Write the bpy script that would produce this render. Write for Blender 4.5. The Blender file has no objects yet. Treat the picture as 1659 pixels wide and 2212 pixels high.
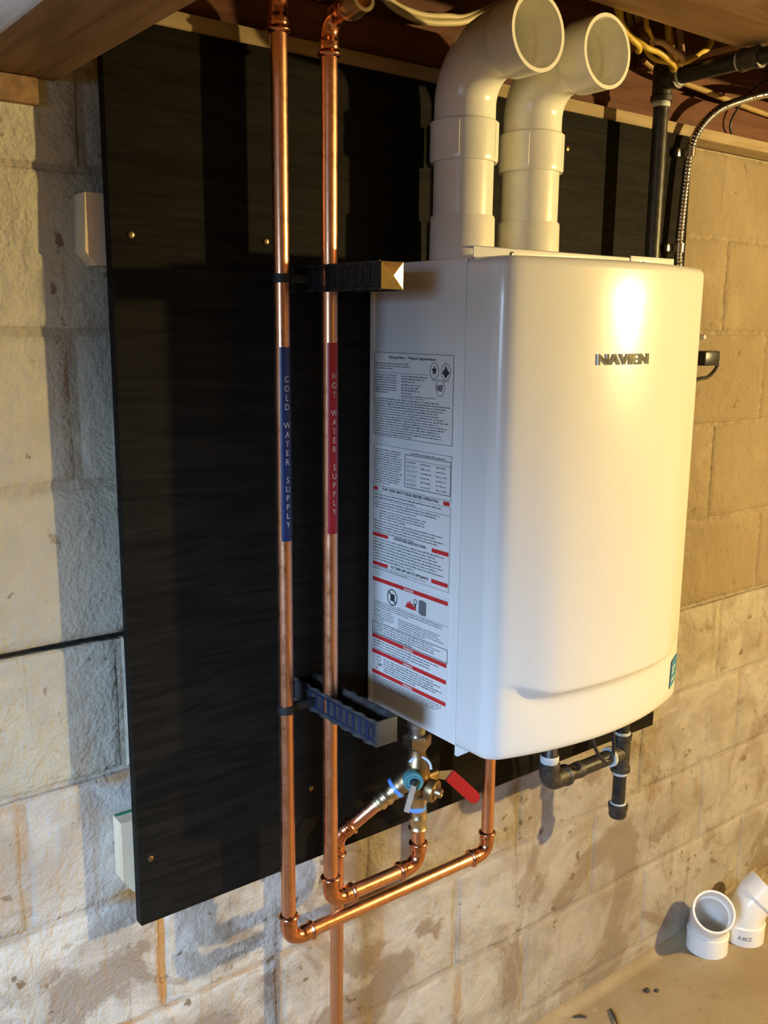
import bpy, bmesh, math, random
from mathutils import Vector as V, Matrix
random.seed(7)
SC = bpy.context.scene
COL = SC.collection
ZO = 1.505            # calibrated heights are measured from the camera; the floor lies 1.505 m lower
PI = math.pi

# ------------------------------------------------------------------ camera
cam_d = bpy.data.cameras.new('camera')
cam_d.sensor_fit = 'VERTICAL'; cam_d.sensor_height = 36.0
cam_d.lens = 36.0 * 2050.0 / 2212.0
cam_d.clip_start = 0.02
cam = bpy.data.objects.new('camera', cam_d); COL.objects.link(cam)
_f = V((.5993, .7767, -.1938)).normalized()
_r = V((.7929, -.6093, .0091)); _r = (_r - _r.dot(_f) * _f).normalized()
_u = _r.cross(_f).normalized()
cam.matrix_world = Matrix(((_r.x, _u.x, -_f.x, 0), (_r.y, _u.y, -_f.y, -1.233), (_r.z, _u.z, -_f.z, ZO), (0, 0, 0, 1)))
SC.camera = cam

# ------------------------------------------------------------------ light and exposure
w = bpy.data.worlds.new('world'); SC.world = w; w.use_nodes = True
w.node_tree.nodes['Background'].inputs[0].default_value = (.52, .72, 1.0, 1)
w.node_tree.nodes['Background'].inputs[1].default_value = 10.0

BULB = V((2.78, -1.90, .165))
BULB_POWER = 315.0
BULB_COLOR = (1.0, .745, .30)
# daylight falling through the basement window in the left wall
dl = bpy.data.lights.new('window_daylight', 'AREA'); dl.shape = 'RECTANGLE'
dl.size = .70; dl.size_y = .42; dl.energy = 11.0; dl.color = (.46, .68, 1.0); dl.spread = math.radians(48)
dlo = bpy.data.objects.new('window_daylight', dl); COL.objects.link(dlo)
dlo.location = (-1.58, -1.45, .03 + ZO)
_t = V((.50, -.10, -1.06 + ZO)) - dlo.location
dlo.rotation_euler = _t.to_track_quat('-Z', 'Y').to_euler()

pl = bpy.data.lights.new('window_portal', 'AREA'); pl.shape = 'RECTANGLE'; pl.size = .74; pl.size_y = .48; pl.cycles.is_portal = True
plo = bpy.data.objects.new('window_portal', pl); COL.objects.link(plo); plo.location = (-1.60, -1.45, .04 + ZO)
plo.rotation_euler = V((1, 0, 0)).to_track_quat('-Z', 'Y').to_euler()
SC.view_settings.view_transform = 'Standard'; SC.view_settings.look = 'None'
SC.view_settings.exposure = 0.0; SC.view_settings.gamma = 1.0
SC.view_settings.use_curve_mapping = False

# ------------------------------------------------------------------ node helpers
class NT:
    def __init__(s, name):
        s.m = bpy.data.materials.new(name); s.m.use_nodes = True
        s.t = s.m.node_tree; s.b = s.t.nodes['Principled BSDF']
    def n(s, typ, **kw):
        x = s.t.nodes.new(typ)
        for k, v in kw.items():
            if k.startswith('i_'):
                key = k[2:]; key = int(key) if key.isdigit() else key.replace('_', ' ')
                s.link(v, x.inputs[key])
            else: setattr(x, k, v)
        return x
    def link(s, v, inp):
        if isinstance(v, bpy.types.NodeSocket): s.t.links.new(v, inp)
        elif isinstance(v, bpy.types.Node): s.t.links.new(v.outputs[0], inp)
        else:
            if isinstance(v, (tuple, list)) and len(v) == 3 and inp.type == 'RGBA': v = (*v, 1)
            inp.default_value = v
    def pos(s): return s.n('ShaderNodeNewGeometry').outputs['Position']
    def map(s, v, scale=(1, 1, 1), loc=(0, 0, 0)):
        return s.n('ShaderNodeMapping', i_0=v, i_1=loc, i_3=scale).outputs[0]
    def noise(s, v, scale, detail=4, rough=.55, dist=0.0):
        return s.n('ShaderNodeTexNoise', i_Vector=v, i_Scale=scale, i_Detail=detail, i_Roughness=rough, i_Distortion=dist).outputs[0]
    def ramp(s, v, a, b, lo=0.0, hi=1.0):
        x = s.n('ShaderNodeMapRange', i_0=v, i_1=a, i_2=b, i_3=lo, i_4=hi); x.clamp = True
        return x.outputs[0]
    def mix(s, f, a, b):
        x = s.n('ShaderNodeMix', data_type='RGBA'); s.link(f, x.inputs[0]); s.link(a, x.inputs[6]); s.link(b, x.inputs[7])
        return x.outputs[2]
    def math(s, op, a, b=0.0):
        x = s.n('ShaderNodeMath', operation=op); s.link(a, x.inputs[0]); s.link(b, x.inputs[1]); return x.outputs[0]
    def sep(s, v): return s.n('ShaderNodeSeparateXYZ', i_0=v).outputs
    def bump(s, h, strength=.3, dist=.01):
        x = s.n('ShaderNodeBump'); x.inputs['Strength'].default_value = strength; x.inputs['Distance'].default_value = dist
        s.link(h, x.inputs['Height']); s.t.links.new(x.outputs[0], s.b.inputs['Normal'])
    def set(s, **kw):
        for k, v in kw.items(): s.link(v, s.b.inputs[k.replace('_', ' ')])
        return s.m

def simple(name, col, rough=.5, metal=0.0, var=.12, scale=60, bump=0.0, coat=0.0, spec=.5, stretch=(1, 1, 1)):
    t = NT(name); p = t.map(t.pos(), stretch)
    n = t.noise(p, scale, 4)
    lo = tuple(c * (1 - var) for c in col); hi = tuple(min(1, c * (1 + var)) for c in col)
    t.set(Base_Color=t.mix(t.ramp(n, .3, .7), lo, hi), Metallic=metal)
    t.set(Roughness=t.ramp(n, .25, .75, rough * .88, min(1, rough * 1.12)), Specular_IOR_Level=spec)
    if coat: t.set(Coat_Weight=coat, Coat_Roughness=.08)
    if bump: t.bump(n, bump, .003)
    return t.m

M = {}
def wall_mat():
    t = NT('painted_block'); p = t.pos(); x, y, z = t.sep(p)
    z = t.math('SUBTRACT', z, ZO)
    big = t.noise(p, 2.6, 6, .6, .4); mid = t.noise(p, 9, 6, .6, .5); fine = t.noise(p, 60, 4, .6); pit = t.noise(p, 170, 2, .5)
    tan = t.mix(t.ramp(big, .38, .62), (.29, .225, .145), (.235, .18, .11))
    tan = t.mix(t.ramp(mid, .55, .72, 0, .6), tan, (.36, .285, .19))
    lit_paint = t.mix(t.ramp(big, .38, .62), (.57, .525, .40), (.47, .43, .33))
    lit_paint = t.mix(t.ramp(mid, .55, .72, 0, .6), lit_paint, (.63, .59, .47))
    up = t.mix(t.ramp(t.math('ADD', x, t.math('MULTIPLY', mid, .3)), .9, 1.5), lit_paint, tan)  # cream paint to tan block; the sideways grade also stands for bulb light
    ledge_shade = t.math('MULTIPLY', t.ramp(t.math('ADD', z, t.math('MULTIPLY', mid, .12)), -.30, -.56), t.ramp(x, 1.3, 1.7))
    up = t.mix(t.math('MULTIPLY', ledge_shade, .35), up, (.27, .20, .11))  # shading gradient above the ledge, put into the block colour
    lo = t.mix(t.ramp(mid, .42, .60), (.55, .51, .455), (.41, .365, .305))
    blot = t.noise(p, 5.2, 5, .62, .8)
    lo = t.mix(t.ramp(blot, .53, .59, 0, .85), lo, (.27, .205, .15))
    lo = t.mix(t.ramp(blot, .46, .40, 0, .85), lo, (.60, .565, .50))
    lo = t.mix(t.ramp(t.math('ADD', x, t.math('MULTIPLY', mid, .4)), .8, 1.7, 0, 1), lo, t.mix(.42, lo, (.17, .125, .075)))  # lower courses toned down rightwards too, in place of weaker bulb light
    zj = t.math('ADD', z, t.math('MULTIPLY', t.math('SUBTRACT', mid, .5), .02))
    c = t.mix(t.ramp(zj, -.626, -.634), up, lo)
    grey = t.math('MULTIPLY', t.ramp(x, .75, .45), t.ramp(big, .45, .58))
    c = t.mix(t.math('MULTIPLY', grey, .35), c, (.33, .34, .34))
    st = t.noise(t.map(p, (9, 1, .9)), 2.2, 4, .6, .3)
    rust = t.math('MULTIPLY', t.ramp(st, .60, .70), t.ramp(z, -.3, -.8, 0, .65))
    c = t.mix(rust, c, (.36, .22, .10))
    sp = t.math('MULTIPLY', t.ramp(pit, .70, .76), t.ramp(mid, .45, .6))
    c = t.mix(t.math('MULTIPLY', sp, .7), c, (.13, .10, .07))
    c = t.mix(t.ramp(fine, .35, .7, 0, .22), c, (.25, .21, .16))
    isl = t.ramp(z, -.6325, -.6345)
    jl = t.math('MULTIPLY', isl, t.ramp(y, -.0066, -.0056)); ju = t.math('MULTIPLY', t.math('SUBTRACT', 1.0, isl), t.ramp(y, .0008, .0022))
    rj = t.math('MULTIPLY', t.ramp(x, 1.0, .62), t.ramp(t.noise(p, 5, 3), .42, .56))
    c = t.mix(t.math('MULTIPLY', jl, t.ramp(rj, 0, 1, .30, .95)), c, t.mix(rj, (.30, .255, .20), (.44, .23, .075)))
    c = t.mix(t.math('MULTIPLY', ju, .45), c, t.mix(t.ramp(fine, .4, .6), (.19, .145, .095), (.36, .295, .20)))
    spot = t.noise(p, 34, 3, .5); spm = t.noise(t.map(p, (1, 1, 1), (4, 2, 7)), 3.1, 2)
    c = t.mix(t.math('MULTIPLY', t.ramp(spot, .645, .69), t.ramp(spm, .38, .56, 0, .85)), c, (.155, .105, .055))
    streak = t.noise(t.map(p, (20, 1, 1.1)), 2.0, 4, .6, .8)
    c = t.mix(t.math('MULTIPLY', t.ramp(streak, .60, .70), t.ramp(spm, .40, .56, 0, .55)), c, (.21, .165, .115))
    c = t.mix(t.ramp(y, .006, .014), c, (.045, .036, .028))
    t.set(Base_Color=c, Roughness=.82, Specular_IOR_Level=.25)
    h = t.math('ADD', t.math('MULTIPLY', fine, .35), t.math('ADD', t.math('MULTIPLY', mid, 1.2), t.math('MULTIPLY', pit, -.18)))
    t.bump(h, .75, .013)
    return t.m
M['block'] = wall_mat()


def floor_mat():
    t = NT('concrete_floor'); p = t.pos()
    a = t.noise(p, 3.2, 6, .6, .6); b = t.noise(p, 11, 6, .62, .4); f = t.noise(p, 90, 3)
    c = t.mix(t.ramp(a, .35, .65), (.37, .30, .195), (.28, .21, .125))
    c = t.mix(t.ramp(b, .58, .70, 0, .7), c, (.24, .16, .085))
    c = t.mix(t.ramp(b, .36, .28, 0, .5), c, (.58, .52, .42))
    c = t.mix(t.ramp(f, .64, .72, 0, .6), c, (.16, .11, .07))
    t.set(Base_Color=c, Roughness=.75, Specular_IOR_Level=.3); t.bump(t.math('ADD', b, t.math('MULTIPLY', f, .3)), .3, .006)
    return t.m
M['floor'] = floor_mat()
M['block_dark'] = simple('low_bounce_block', (.16, .15, .13), .9, 0, var=.25, scale=8, bump=.3)  # dark tone for the unseen walls, chosen to cut warm bounce light

def wood_mat(name, c1, c2, axis='x', rough=.75, freq=1.0):
    t = NT(name); p = t.pos()
    sc = {'x': (1.2, 16, 16), 'y': (16, 1.2, 16), 'z': (16, 16, 1.2)}[axis]
    g = t.noise(t.map(p, tuple(k * freq for k in sc)), 2.2, 6, .62, 1.2); d = t.noise(p, 5, 4)
    c = t.mix(t.ramp(g, .36, .64), c1, c2)
    c = t.mix(t.ramp(d, .55, .75, 0, .5), c, tuple(k * .45 for k in c1))
    t.set(Base_Color=c, Roughness=rough, Specular_IOR_Level=.25); t.bump(g, .35, .004)
    return t.m
M['wood_x'] = wood_mat('aged_joist_wood', (.36, .22, .12), (.49, .32, .19), 'x')
M['wood_rim'] = wood_mat('reddish_rim_wood', (.085, .030, .016), (.14, .056, .030), 'x')
M['wood_y'] = wood_mat('aged_girder_wood', (.17, .095, .048), (.28, .165, .085), 'y')
M['sill'] = wood_mat('pale_sill_wood', (.30, .215, .115), (.40, .30, .175), 'x')
M['pine'] = wood_mat('raw_pine', (.62, .50, .34), (.70, .60, .44), 'z')
M['subfloor'] = wood_mat('dark_subfloor', (.07, .042, .026), (.11, .065, .04), 'y')

def board_mat():
    t = NT('black_painted_plywood'); p = t.pos()
    g = t.noise(t.map(p, (2.0, 12, 26)), 2.0, 6, .62, 1.4); f = t.noise(p, 120, 3)
    c = t.mix(t.ramp(g, .38, .62), (.0070, .0060, .0048), (.0140, .0118, .0088))
    t.set(Base_Color=c, Roughness=t.ramp(f, .3, .7, .55, .7), Specular_IOR_Level=.08); t.bump(t.math('ADD', g, t.math('MULTIPLY', f, .2)), .18, .003)
    return t.m
M['board'] = board_mat()

def copper_mat(name, c1, c2, rough=.26):
    t = NT(name); p = t.pos()
    g = t.noise(t.map(p, (70, 70, 2.5)), 1.6, 4, .6); d = t.noise(p, 38, 5, .65); f = t.noise(p, 220, 2)
    c = t.mix(t.ramp(g, .35, .65), c1, c2)
    c = t.mix(t.ramp(d, .56, .72, 0, .45), c, tuple(k * .6 for k in c1))
    r = t.math('ADD', t.ramp(d, .3, .7, rough * .8, rough * 1.35), t.ramp(f, .3, .7, -.02, .03))
    t.set(Base_Color=c, Metallic=1.0, Roughness=r); t.bump(f, .04, .001)
    return t.m
M['copper'] = copper_mat('copper_tube', (.80, .40, .235), (.88, .47, .29), .30)
M['copper_fit'] = copper_mat('copper_fitting', (.70, .31, .165), (.80, .38, .21), .20)
M['brass'] = simple('brass', (.70, .57, .36), .32, 1.0, var=.2, scale=45)
M['bronze'] = simple('dull_bronze', (.38, .27, .15), .38, 1.0, var=.25, scale=60)
M['steel'] = simple('dull_steel', (.50, .50, .49), .35, 1.0, var=.15, scale=50)
M['chrome'] = simple('chrome', (.82, .82, .80), .06, 1.0, var=.03)
M['enamel'] = simple('white_enamel', (.80, .81, .81), .24, 0, var=.012, scale=200, coat=.25)
M['enamel_side'] = simple('white_case_enamel', (.77, .785, .79), .34, 0, var=.012, scale=200)
M['case_dark'] = simple('grey_underside', (.10, .10, .105), .6)
M['pvc'] = simple('cream_white_pvc', (.80, .785, .72), .26, 0, var=.03, scale=30)
M['pvc_white'] = simple('white_pvc', (.82, .82, .82), .24, 0, var=.02, scale=30)
M['iron'] = simple('black_iron', (.035, .032, .030), .42, .35, var=.35, scale=70, bump=.15)
M['iron_fit'] = simple('malleable_iron', (.060, .052, .045), .50, .45, var=.45, scale=90, bump=.4)
M['dope'] = simple('grey_pipe_dope', (.52, .55, .56), .6, 0, var=.2, scale=120, bump=.4)
M['plastic_black'] = simple('black_plastic', (.012, .013, .015), .55, 0, var=.2)
M['plastic_slate'] = simple('slate_plastic', (.038, .040, .043), .6, 0, var=.25, scale=40)
M['plastic_blue'] = simple('dark_blue_plastic', (.013, .020, .070), .5, 0, var=.25, scale=50)
M['tape_blue'] = simple('blue_tape', (.010, .030, .135), .35, 0, var=.06)
M['tape_red'] = simple('red_tape', (.36, .012, .022), .35, 0, var=.06)
M['print_white'] = simple('white_print', (.62, .62, .62), .5, 0, var=.02)
M['label'] = simple('label_paper', (.80, .80, .80), .42, 0, var=.01)
M['ink'] = simple('black_ink', (.045, .047, .055), .5, 0, var=.02)
M['ink_grey'] = simple('grey_ink', (.16, .17, .185), .5, 0, var=.05)
M['ink_red'] = simple('red_ink', (.62, .035, .035), .45, 0, var=.03)
M['ink_blue'] = simple('blue_sticker', (.055, .26, .42), .4, 0, var=.08)
M['red_grip'] = simple('red_vinyl_grip', (.34, .006, .016), .34, 0, var=.06)
M['teal'] = simple('teal_cap', (.10, .30, .33), .4, 0, var=.1)
M['ring_blue'] = simple('blue_plastic_ring', (.12, .32, .85), .35, 0, var=.05)
M['glint_white'] = simple('pale_ring_glint', (.62, .72, .82), .4, 0, var=.05)
M['grey_lever'] = simple('grey_lever', (.30, .33, .38), .42, .3, var=.06)
M['old_cable'] = simple('aged_cable', (.33, .21, .07), .6, 0, var=.2, scale=20)
M['romex'] = simple('yellow_cable', (.62, .42, .06), .45, 0, var=.12, scale=20)
M['cream_cable'] = simple('cream_cable', (.62, .52, .30), .5, 0, var=.12, scale=20)
M['rubber'] = simple('black_rubber', (.022, .020, .019), .35, 0, var=.1)
M['galv'] = simple('galvanised_steel', (.62, .60, .56), .22, 1.0, var=.12, scale=80)
M['box_grey'] = simple('grey_outlet_box', (.16, .14, .17), .45, .3, var=.1)
M['debris'] = simple('dark_debris', (.05, .035, .025), .8, 0, var=.2)
M['gold'] = simple('brass_end', (.75, .55, .26), .16, 1.0, var=.05)
M['green'] = simple('green_marker', (.02, .16, .08), .7, 0, var=.1)
M['porcelain'] = simple('porcelain', (.75, .72, .66), .3)

# ------------------------------------------------------------------ mesh helpers (all coordinates in the calibrated frame)
class MB:
    def __init__(s): s.v = []; s.f = []
    def add(s, v, f):
        k = len(s.v); s.v += [tuple(a) for a in v]; s.f += [tuple(i + k for i in q) for q in f]; return s
    def box(s, a, b, bev=0.0, rot=None, piv=None):
        bm = bmesh.new(); bmesh.ops.create_cube(bm, size=1.0)
        c = [(a[i] + b[i]) / 2 for i in range(3)]; d = [abs(b[i] - a[i]) for i in range(3)]
        for q in bm.verts: q.co = V((q.co[i] * d[i] + c[i] for i in range(3)))
        if bev: bmesh.ops.bevel(bm, geom=bm.edges[:], offset=bev, segments=2, profile=.5, affect='EDGES')
        if rot is not None:
            pv = V(piv if piv else c)
            for q in bm.verts: q.co = pv + rot @ (q.co - pv)
        s.add([q.co[:] for q in bm.verts], [[w.index for w in f.verts] for f in bm.faces]); bm.free(); return s
    def sweep(s, path, rad, seg=20, caps=True, closed_to=None):
        """tube along path with a radius per point"""
        P = [V(p) for p in path]; n = len(P)
        if not hasattr(rad, '__len__'): rad = [rad] * n
        T = []
        for i in range(n):
            a = P[max(0, i - 1)]; b = P[min(n - 1, i + 1)]; t = b - a
            if t.length < 1e-9: t = T[-1] if T else V((0, 0, 1))
            T.append(t.normalized())
        up = V((0, 0, 1)) if abs(T[0].z) < .9 else V((0, 1, 0))
        N = (up - up.dot(T[0]) * T[0]).normalized(); vs = []; fs = []
        for i in range(n):
            N = (N - N.dot(T[i]) * T[i]).normalized(); B = T[i].cross(N)
            for k in range(seg):
                a = 2 * PI * k / seg
                vs.append(P[i] + (N * math.cos(a) + B * math.sin(a)) * rad[i])
        for i in range(n - 1):
            for k in range(seg):
                k2 = (k + 1) % seg
                fs.append((i * seg + k, i * seg + k2, (i + 1) * seg + k2, (i + 1) * seg + k))
        if caps:
            fs.append(tuple(reversed(range(seg)))); fs.append(tuple((n - 1) * seg + k for k in range(seg)))
        return s.add(vs, fs)
    def lathe(s, o, d, prof, seg=28, caps=True):
        o = V(o); d = V(d).normalized()
        up = V((0, 0, 1)) if abs(d.z) < .9 else V((1, 0, 0))
        N = (up - up.dot(d) * d).normalized(); B = d.cross(N); vs = []; fs = []; n = len(prof)
        for t, r in prof:
            for k in range(seg):
                a = 2 * PI * (k + .5) / seg; vs.append(o + d * t + (N * math.cos(a) + B * math.sin(a)) * r)
        for i in range(n - 1):
            for k in range(seg):
                k2 = (k + 1) % seg; fs.append((i * seg + k, i * seg + k2, (i + 1) * seg + k2, (i + 1) * seg + k))
        if caps:
            fs.append(tuple(reversed(range(seg)))); fs.append(tuple((n - 1) * seg + k for k in range(seg)))
        return s.add(vs, fs)
    def shell(s, path, ro, ri, seg=40):
        """thick open-ended tube"""
        a = MB().sweep(path, ro, seg, False); b = MB().sweep(path, ri, seg, False); n = len(path); k0 = len(a.v)
        fs = list(a.f) + [tuple(i + k0 for i in reversed(q)) for q in b.f]
        for k in range(seg):
            k2 = (k + 1) % seg; e = (n - 1) * seg
            fs.append((k2, k, k0 + k, k0 + k2)); fs.append((e + k, e + k2, k0 + e + k2, k0 + e + k))
        return s.add(a.v + b.v, fs)
    def prism(s, poly, o, u, v, n, depth):
        """extruded outline: poly in (u,v), from o to o+n*depth"""
        o = V(o); u = V(u); v = V(v); n = V(n); k = len(poly)
        vs = [o + u * a + v * b for a, b in poly] + [o + u * a + v * b + n * depth for a, b in poly]
        fs = [tuple(reversed(range(k))), tuple(range(k, 2 * k))] + [(i, (i + 1) % k, k + (i + 1) % k, k + i) for i in range(k)]
        return s.add(vs, fs)

ORG = {}
def mesh_from(name, mb, org, mat, angle=40):
    me = bpy.data.meshes.new(name)
    me.from_pydata([(x - org[0], y - org[1], z - org[2]) for x, y, z in mb.v], [], mb.f); me.update()
    bm = bmesh.new(); bm.from_mesh(me); bmesh.ops.recalc_face_normals(bm, faces=bm.faces[:]); bm.to_mesh(me); bm.free()
    me.polygons.foreach_set('use_smooth', [True] * len(me.polygons))
    me.set_sharp_from_angle(angle=math.radians(angle))
    if mat: me.materials.append(M[mat])
    return me
def obj(name, mb, mat, parent=None, angle=40, org=None):
    if parent is not None: o_ = ORG[parent.name]
    elif org is not None: o_ = V(org)
    else:
        xs = [v[0] for v in mb.v]; ys = [v[1] for v in mb.v]; zs = [v[2] for v in mb.v]
        o_ = V(((min(xs) + max(xs)) / 2, (min(ys) + max(ys)) / 2, min(zs)))
    ob = bpy.data.objects.new(name, mesh_from(name, mb, o_, mat, angle)); COL.objects.link(ob)
    if parent is not None: ob.parent = parent
    else: ob.location = o_ + V((0, 0, ZO))
    ORG[ob.name] = o_
    return ob
def tag(o, label, cat=None, group=None, kind=None):
    if label: o['label'] = label
    if cat: o['category'] = cat
    if group: o['group'] = group
    if kind: o['kind'] = kind
    return o
def thing(name, org, label, cat, group=None):
    o = bpy.data.objects.new(name, None); COL.objects.link(o); o.empty_display_size = .05
    o.location = V(org) + V((0, 0, ZO)); ORG[o.name] = V(org)
    return tag(o, label, cat, group)
def struct(name, mb, mat, org=None):
    o = obj(name, mb, mat, None, org=org); o['kind'] = 'structure'; return o
def copy_tree(o, parent=None, loc=None):
    c = o.copy(); COL.objects.link(c)
    if parent is not None: c.parent = parent
    if loc is not None: c.location = V(loc) + V((0, 0, ZO)); ORG[c.name] = V(loc)
    elif parent is not None: ORG[c.name] = ORG[parent.name]
    for ch in list(o.children): copy_tree(ch, c)
    return c

def fillet(pts, R, n=8):
    """polyline with rounded corners"""
    P = [V(p) for p in pts]; out = [P[0]]
    if not hasattr(R, '__len__'): R = [R] * (len(P) - 2)
    for i in range(1, len(P) - 1):
        a = (P[i - 1] - P[i]); b = (P[i + 1] - P[i]); la, lb = a.length, b.length; a.normalize(); b.normalize()
        ang = a.angle(b); t = min(R[i - 1] / math.tan(ang / 2), la * .499, lb * .499); r = t * math.tan(ang / 2)
        c = P[i] + (a + b).normalized() * (r / math.sin(ang / 2))
        s0 = P[i] + a * t; s1 = P[i] + b * t; v0 = s0 - c; v1 = s1 - c; th = v0.angle(v1)
        for k in range(n + 1):
            f = k / n
            out.append(c + (v0 * math.sin((1 - f) * th) + v1 * math.sin(f * th)) / math.sin(th))
    out.append(P[-1]); return out
def resample(path, step):
    P = [V(p) for p in path]; out = [P[0]]; 
    for a, b in zip(P, P[1:]):
        L = (b - a).length; k = max(1, int(math.ceil(L / step)))
        for i in range(1, k + 1): out.append(a.lerp(b, i / k))
    return out
def smooth(pts, n=10):
    """catmull-rom curve"""
    P = [V(p) for p in pts]; P = [2 * P[0] - P[1]] + P + [2 * P[-1] - P[-2]]; out = []
    for i in range(1, len(P) - 2):
        for k in range(n):
            t = k / n; a, b, c, d = P[i - 1], P[i], P[i + 1], P[i + 2]
            out.append(.5 * ((2 * b) + (c - a) * t + (2 * a - 5 * b + 4 * c - d) * t * t + (3 * b - a - 3 * c + d) * t ** 3))
    out.append(P[-2]); return out
def arclen(path):
    s = [0.0]
    for a, b in zip(path, path[1:]): s.append(s[-1] + (V(b) - V(a)).length)
    return s

# press-fit copper fittings -----------------------------------------------------
CR = .0111
def fit_r(d, body=.0124):
    """radius of a press fitting at distance d from its mouth"""
    if d < .0005: return .0120
    if d < .0085: return .0128 + .0032 * math.sin(PI * (d - .0005) / .008)
    if d < .011: return .0129
    if d < .019: return .0133
    if d < .023: return .0133 - (d - .019) / .004 * (.0133 - body)
    return body
def elbow(corner, din, dout, leg=.036, R=.022):
    c = V(corner); a = V(din).normalized(); b = V(dout).normalized()
    path = resample(fillet([c - a * leg, c, c + b * leg], R, 14), .0011)
    s = arclen(path); L = s[-1]
    return MB().sweep(path, [fit_r(min(x, L - x)) for x in s], 22)
def coupling(a, b, step=.0011):
    path = resample([a, b], step); s = arclen(path); L = s[-1]
    return MB().sweep(path, [fit_r(min(x, L - x)) for x in s], 22)
def tube(a, b, r=CR, seg=24): return MB().sweep(resample([a, b], .25), r, seg)

# text ----------------------------------------------------------------------
_TC = {}
def text_geo(s, bold=0.0, ext=0.0, shear=0.0):
    k = (s, bold, ext, shear)
    if k not in _TC:
        cu = bpy.data.curves.new('t', 'FONT'); cu.body = s; cu.align_x = 'CENTER'; cu.align_y = 'CENTER'; cu.size = 1.0
        cu.offset = bold; cu.extrude = ext; cu.shear = shear; cu.resolution_u = 3
        ob = bpy.data.objects.new('t', cu); COL.objects.link(ob)
        dg = bpy.context.evaluated_depsgraph_get(); dg.update()
        me = bpy.data.meshes.new_from_object(ob.evaluated_get(dg))
        vs = [v.co[:] for v in me.vertices]; fs = [tuple(p.vertices) for p in me.polygons]
        bpy.data.objects.remove(ob); bpy.data.curves.remove(cu); bpy.data.meshes.remove(me)
        xs = [v[0] for v in vs]; ys = [v[1] for v in vs]; cx = (min(xs) + max(xs)) / 2; cy = (min(ys) + max(ys)) / 2
        w_ = max(xs) - min(xs); h_ = max(ys) - min(ys)
        _TC[k] = ([(x - cx, y - cy, z) for x, y, z in vs], fs, w_, h_)
    return _TC[k]

# ================================================================== the setting
# ---- back wall of concrete blocks
COURSES = [(.361, .188, 2.09, .406), (.188, -.012, 1.885, .406), (-.012, -.213, 2.064, .406), (-.213, -.430, 1.886, .406),
           (-.430, -.632, 2.108, .406), (-.632, -.832, .335, .406), (-.832, -1.042, .527, .385), (-1.042, -1.245, .733, .40),
           (-1.245, -1.448, .53, .40), (-1.448, -1.505, .73, .40)]
mb = MB()
mb.box((-1.7, .0028, -.424), (5.0, .22, .361)).box((-1.7, .0028, -.634), (5.0, .22, -.437)).box((-1.7, -.0050, -1.56), (5.0, .22, -.6335)).box((-1.7, .030, -.4405), (.95, .22, -.4205)).box((.9505, .0030, -.4405), (5.0, .22, -.4205))
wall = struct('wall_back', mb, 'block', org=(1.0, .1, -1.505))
def block_mesh(x0, x1, z0, z1, rough, front, rnd):
    nx, nz = 9, 5; g = .0030 if front < 0 else .0038; pts = []
    def jit(k): return rnd.uniform(-k, k)
    per = [(x0 + (x1 - x0) * i / nx, z0) for i in range(nx)] + [(x1, z0 + (z1 - z0) * i / nz) for i in range(nz)] + \
          [(x1 - (x1 - x0) * i / nx, z1) for i in range(nx)] + [(x0, z1 - (z1 - z0) * i / nz) for i in range(nz)]
    cx, cz = (x0 + x1) / 2, (z0 + z1) / 2; k = len(per); vs = []
    dep = jit(.0012)
    def ins(p, d):
        return (min(max(p[0], x0 + d), x1 - d), min(max(p[1], z0 + d), z1 - d))
    J = [(jit(rough), jit(rough), jit(rough)) for _ in per]
    for (d, y) in ((g, front + .012), (g * .9, front + .0035), (g * 2.0, front + .0006), (g * 5, front)):
        for p, j in zip(per, J):
            a, b = ins(p, d); f = 1 if d < g * 3 else .4
            vs.append((a + j[0] * f, y + dep + j[2] * .3 * f, b + j[1] * f))
    fs = []
    for r in range(3):
        for i in range(k):
            i2 = (i + 1) % k; fs.append((r * k + i, r * k + i2, (r + 1) * k + i2, (r + 1) * k + i))
    fs.append(tuple(3 * k + i for i in range(k)))
    m = MB(); m.add(vs, fs); return m
rnd = random.Random(3)
for ci, (zt, zb, j0, sp) in enumerate(COURSES):
    x = j0
    while x > -.25: x -= sp
    while x < 2.85:
        low = ci >= 5
        m = block_mesh(x, x + sp, zb, zt - (.0022 if ci == 4 else 0), .0024 if low else .0012, (-.0072 if low else 0.0), rnd)
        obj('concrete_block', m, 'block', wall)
        x += sp

# ---- other walls, floor, ceiling
struct('floor', MB().box((-1.7, -4.2, -1.60), (5.0, .0, -1.505)), 'floor')
cove = []
for i in range(7): cove.append((i / 6))
m = MB(); prof = [(0, 0)] + [(-.008 - .020 * (1 - math.sin(a * PI / 2)), .022 * (1 - math.cos(a * PI / 2))) for a in cove] + [(0, .022)]
m.prism([(p[0], p[1]) for p in prof], (-1.6, 0, -1.505), (0, 1, 0), (0, 0, 1), (1, 0, 0), 6.6)
tag(struct('baseboard_back', m, 'floor'), None)
WY0, WY1, WZ0, WZ1 = -1.82, -1.08, -.20, .28      # basement window in the left wall
m = MB()
m.box((-1.75, -4.2, -1.56), (-1.6, WY0, .68)).box((-1.75, WY1, -1.56), (-1.6, .2, .68))
m.box((-1.75, WY0, -1.56), (-1.6, WY1, WZ0)).box((-1.75, WY0, WZ1), (-1.6, WY1, .68))
struct('wall_left', m, 'block_dark')
struct('wall_right', MB().box((5.0, -4.2, -1.56), (5.15, .2, .68)), 'block_dark')
struct('wall_front', MB().box((-1.75, -4.35, -1.56), (5.15, -4.2, .68)), 'block_dark')
m = MB()
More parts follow.
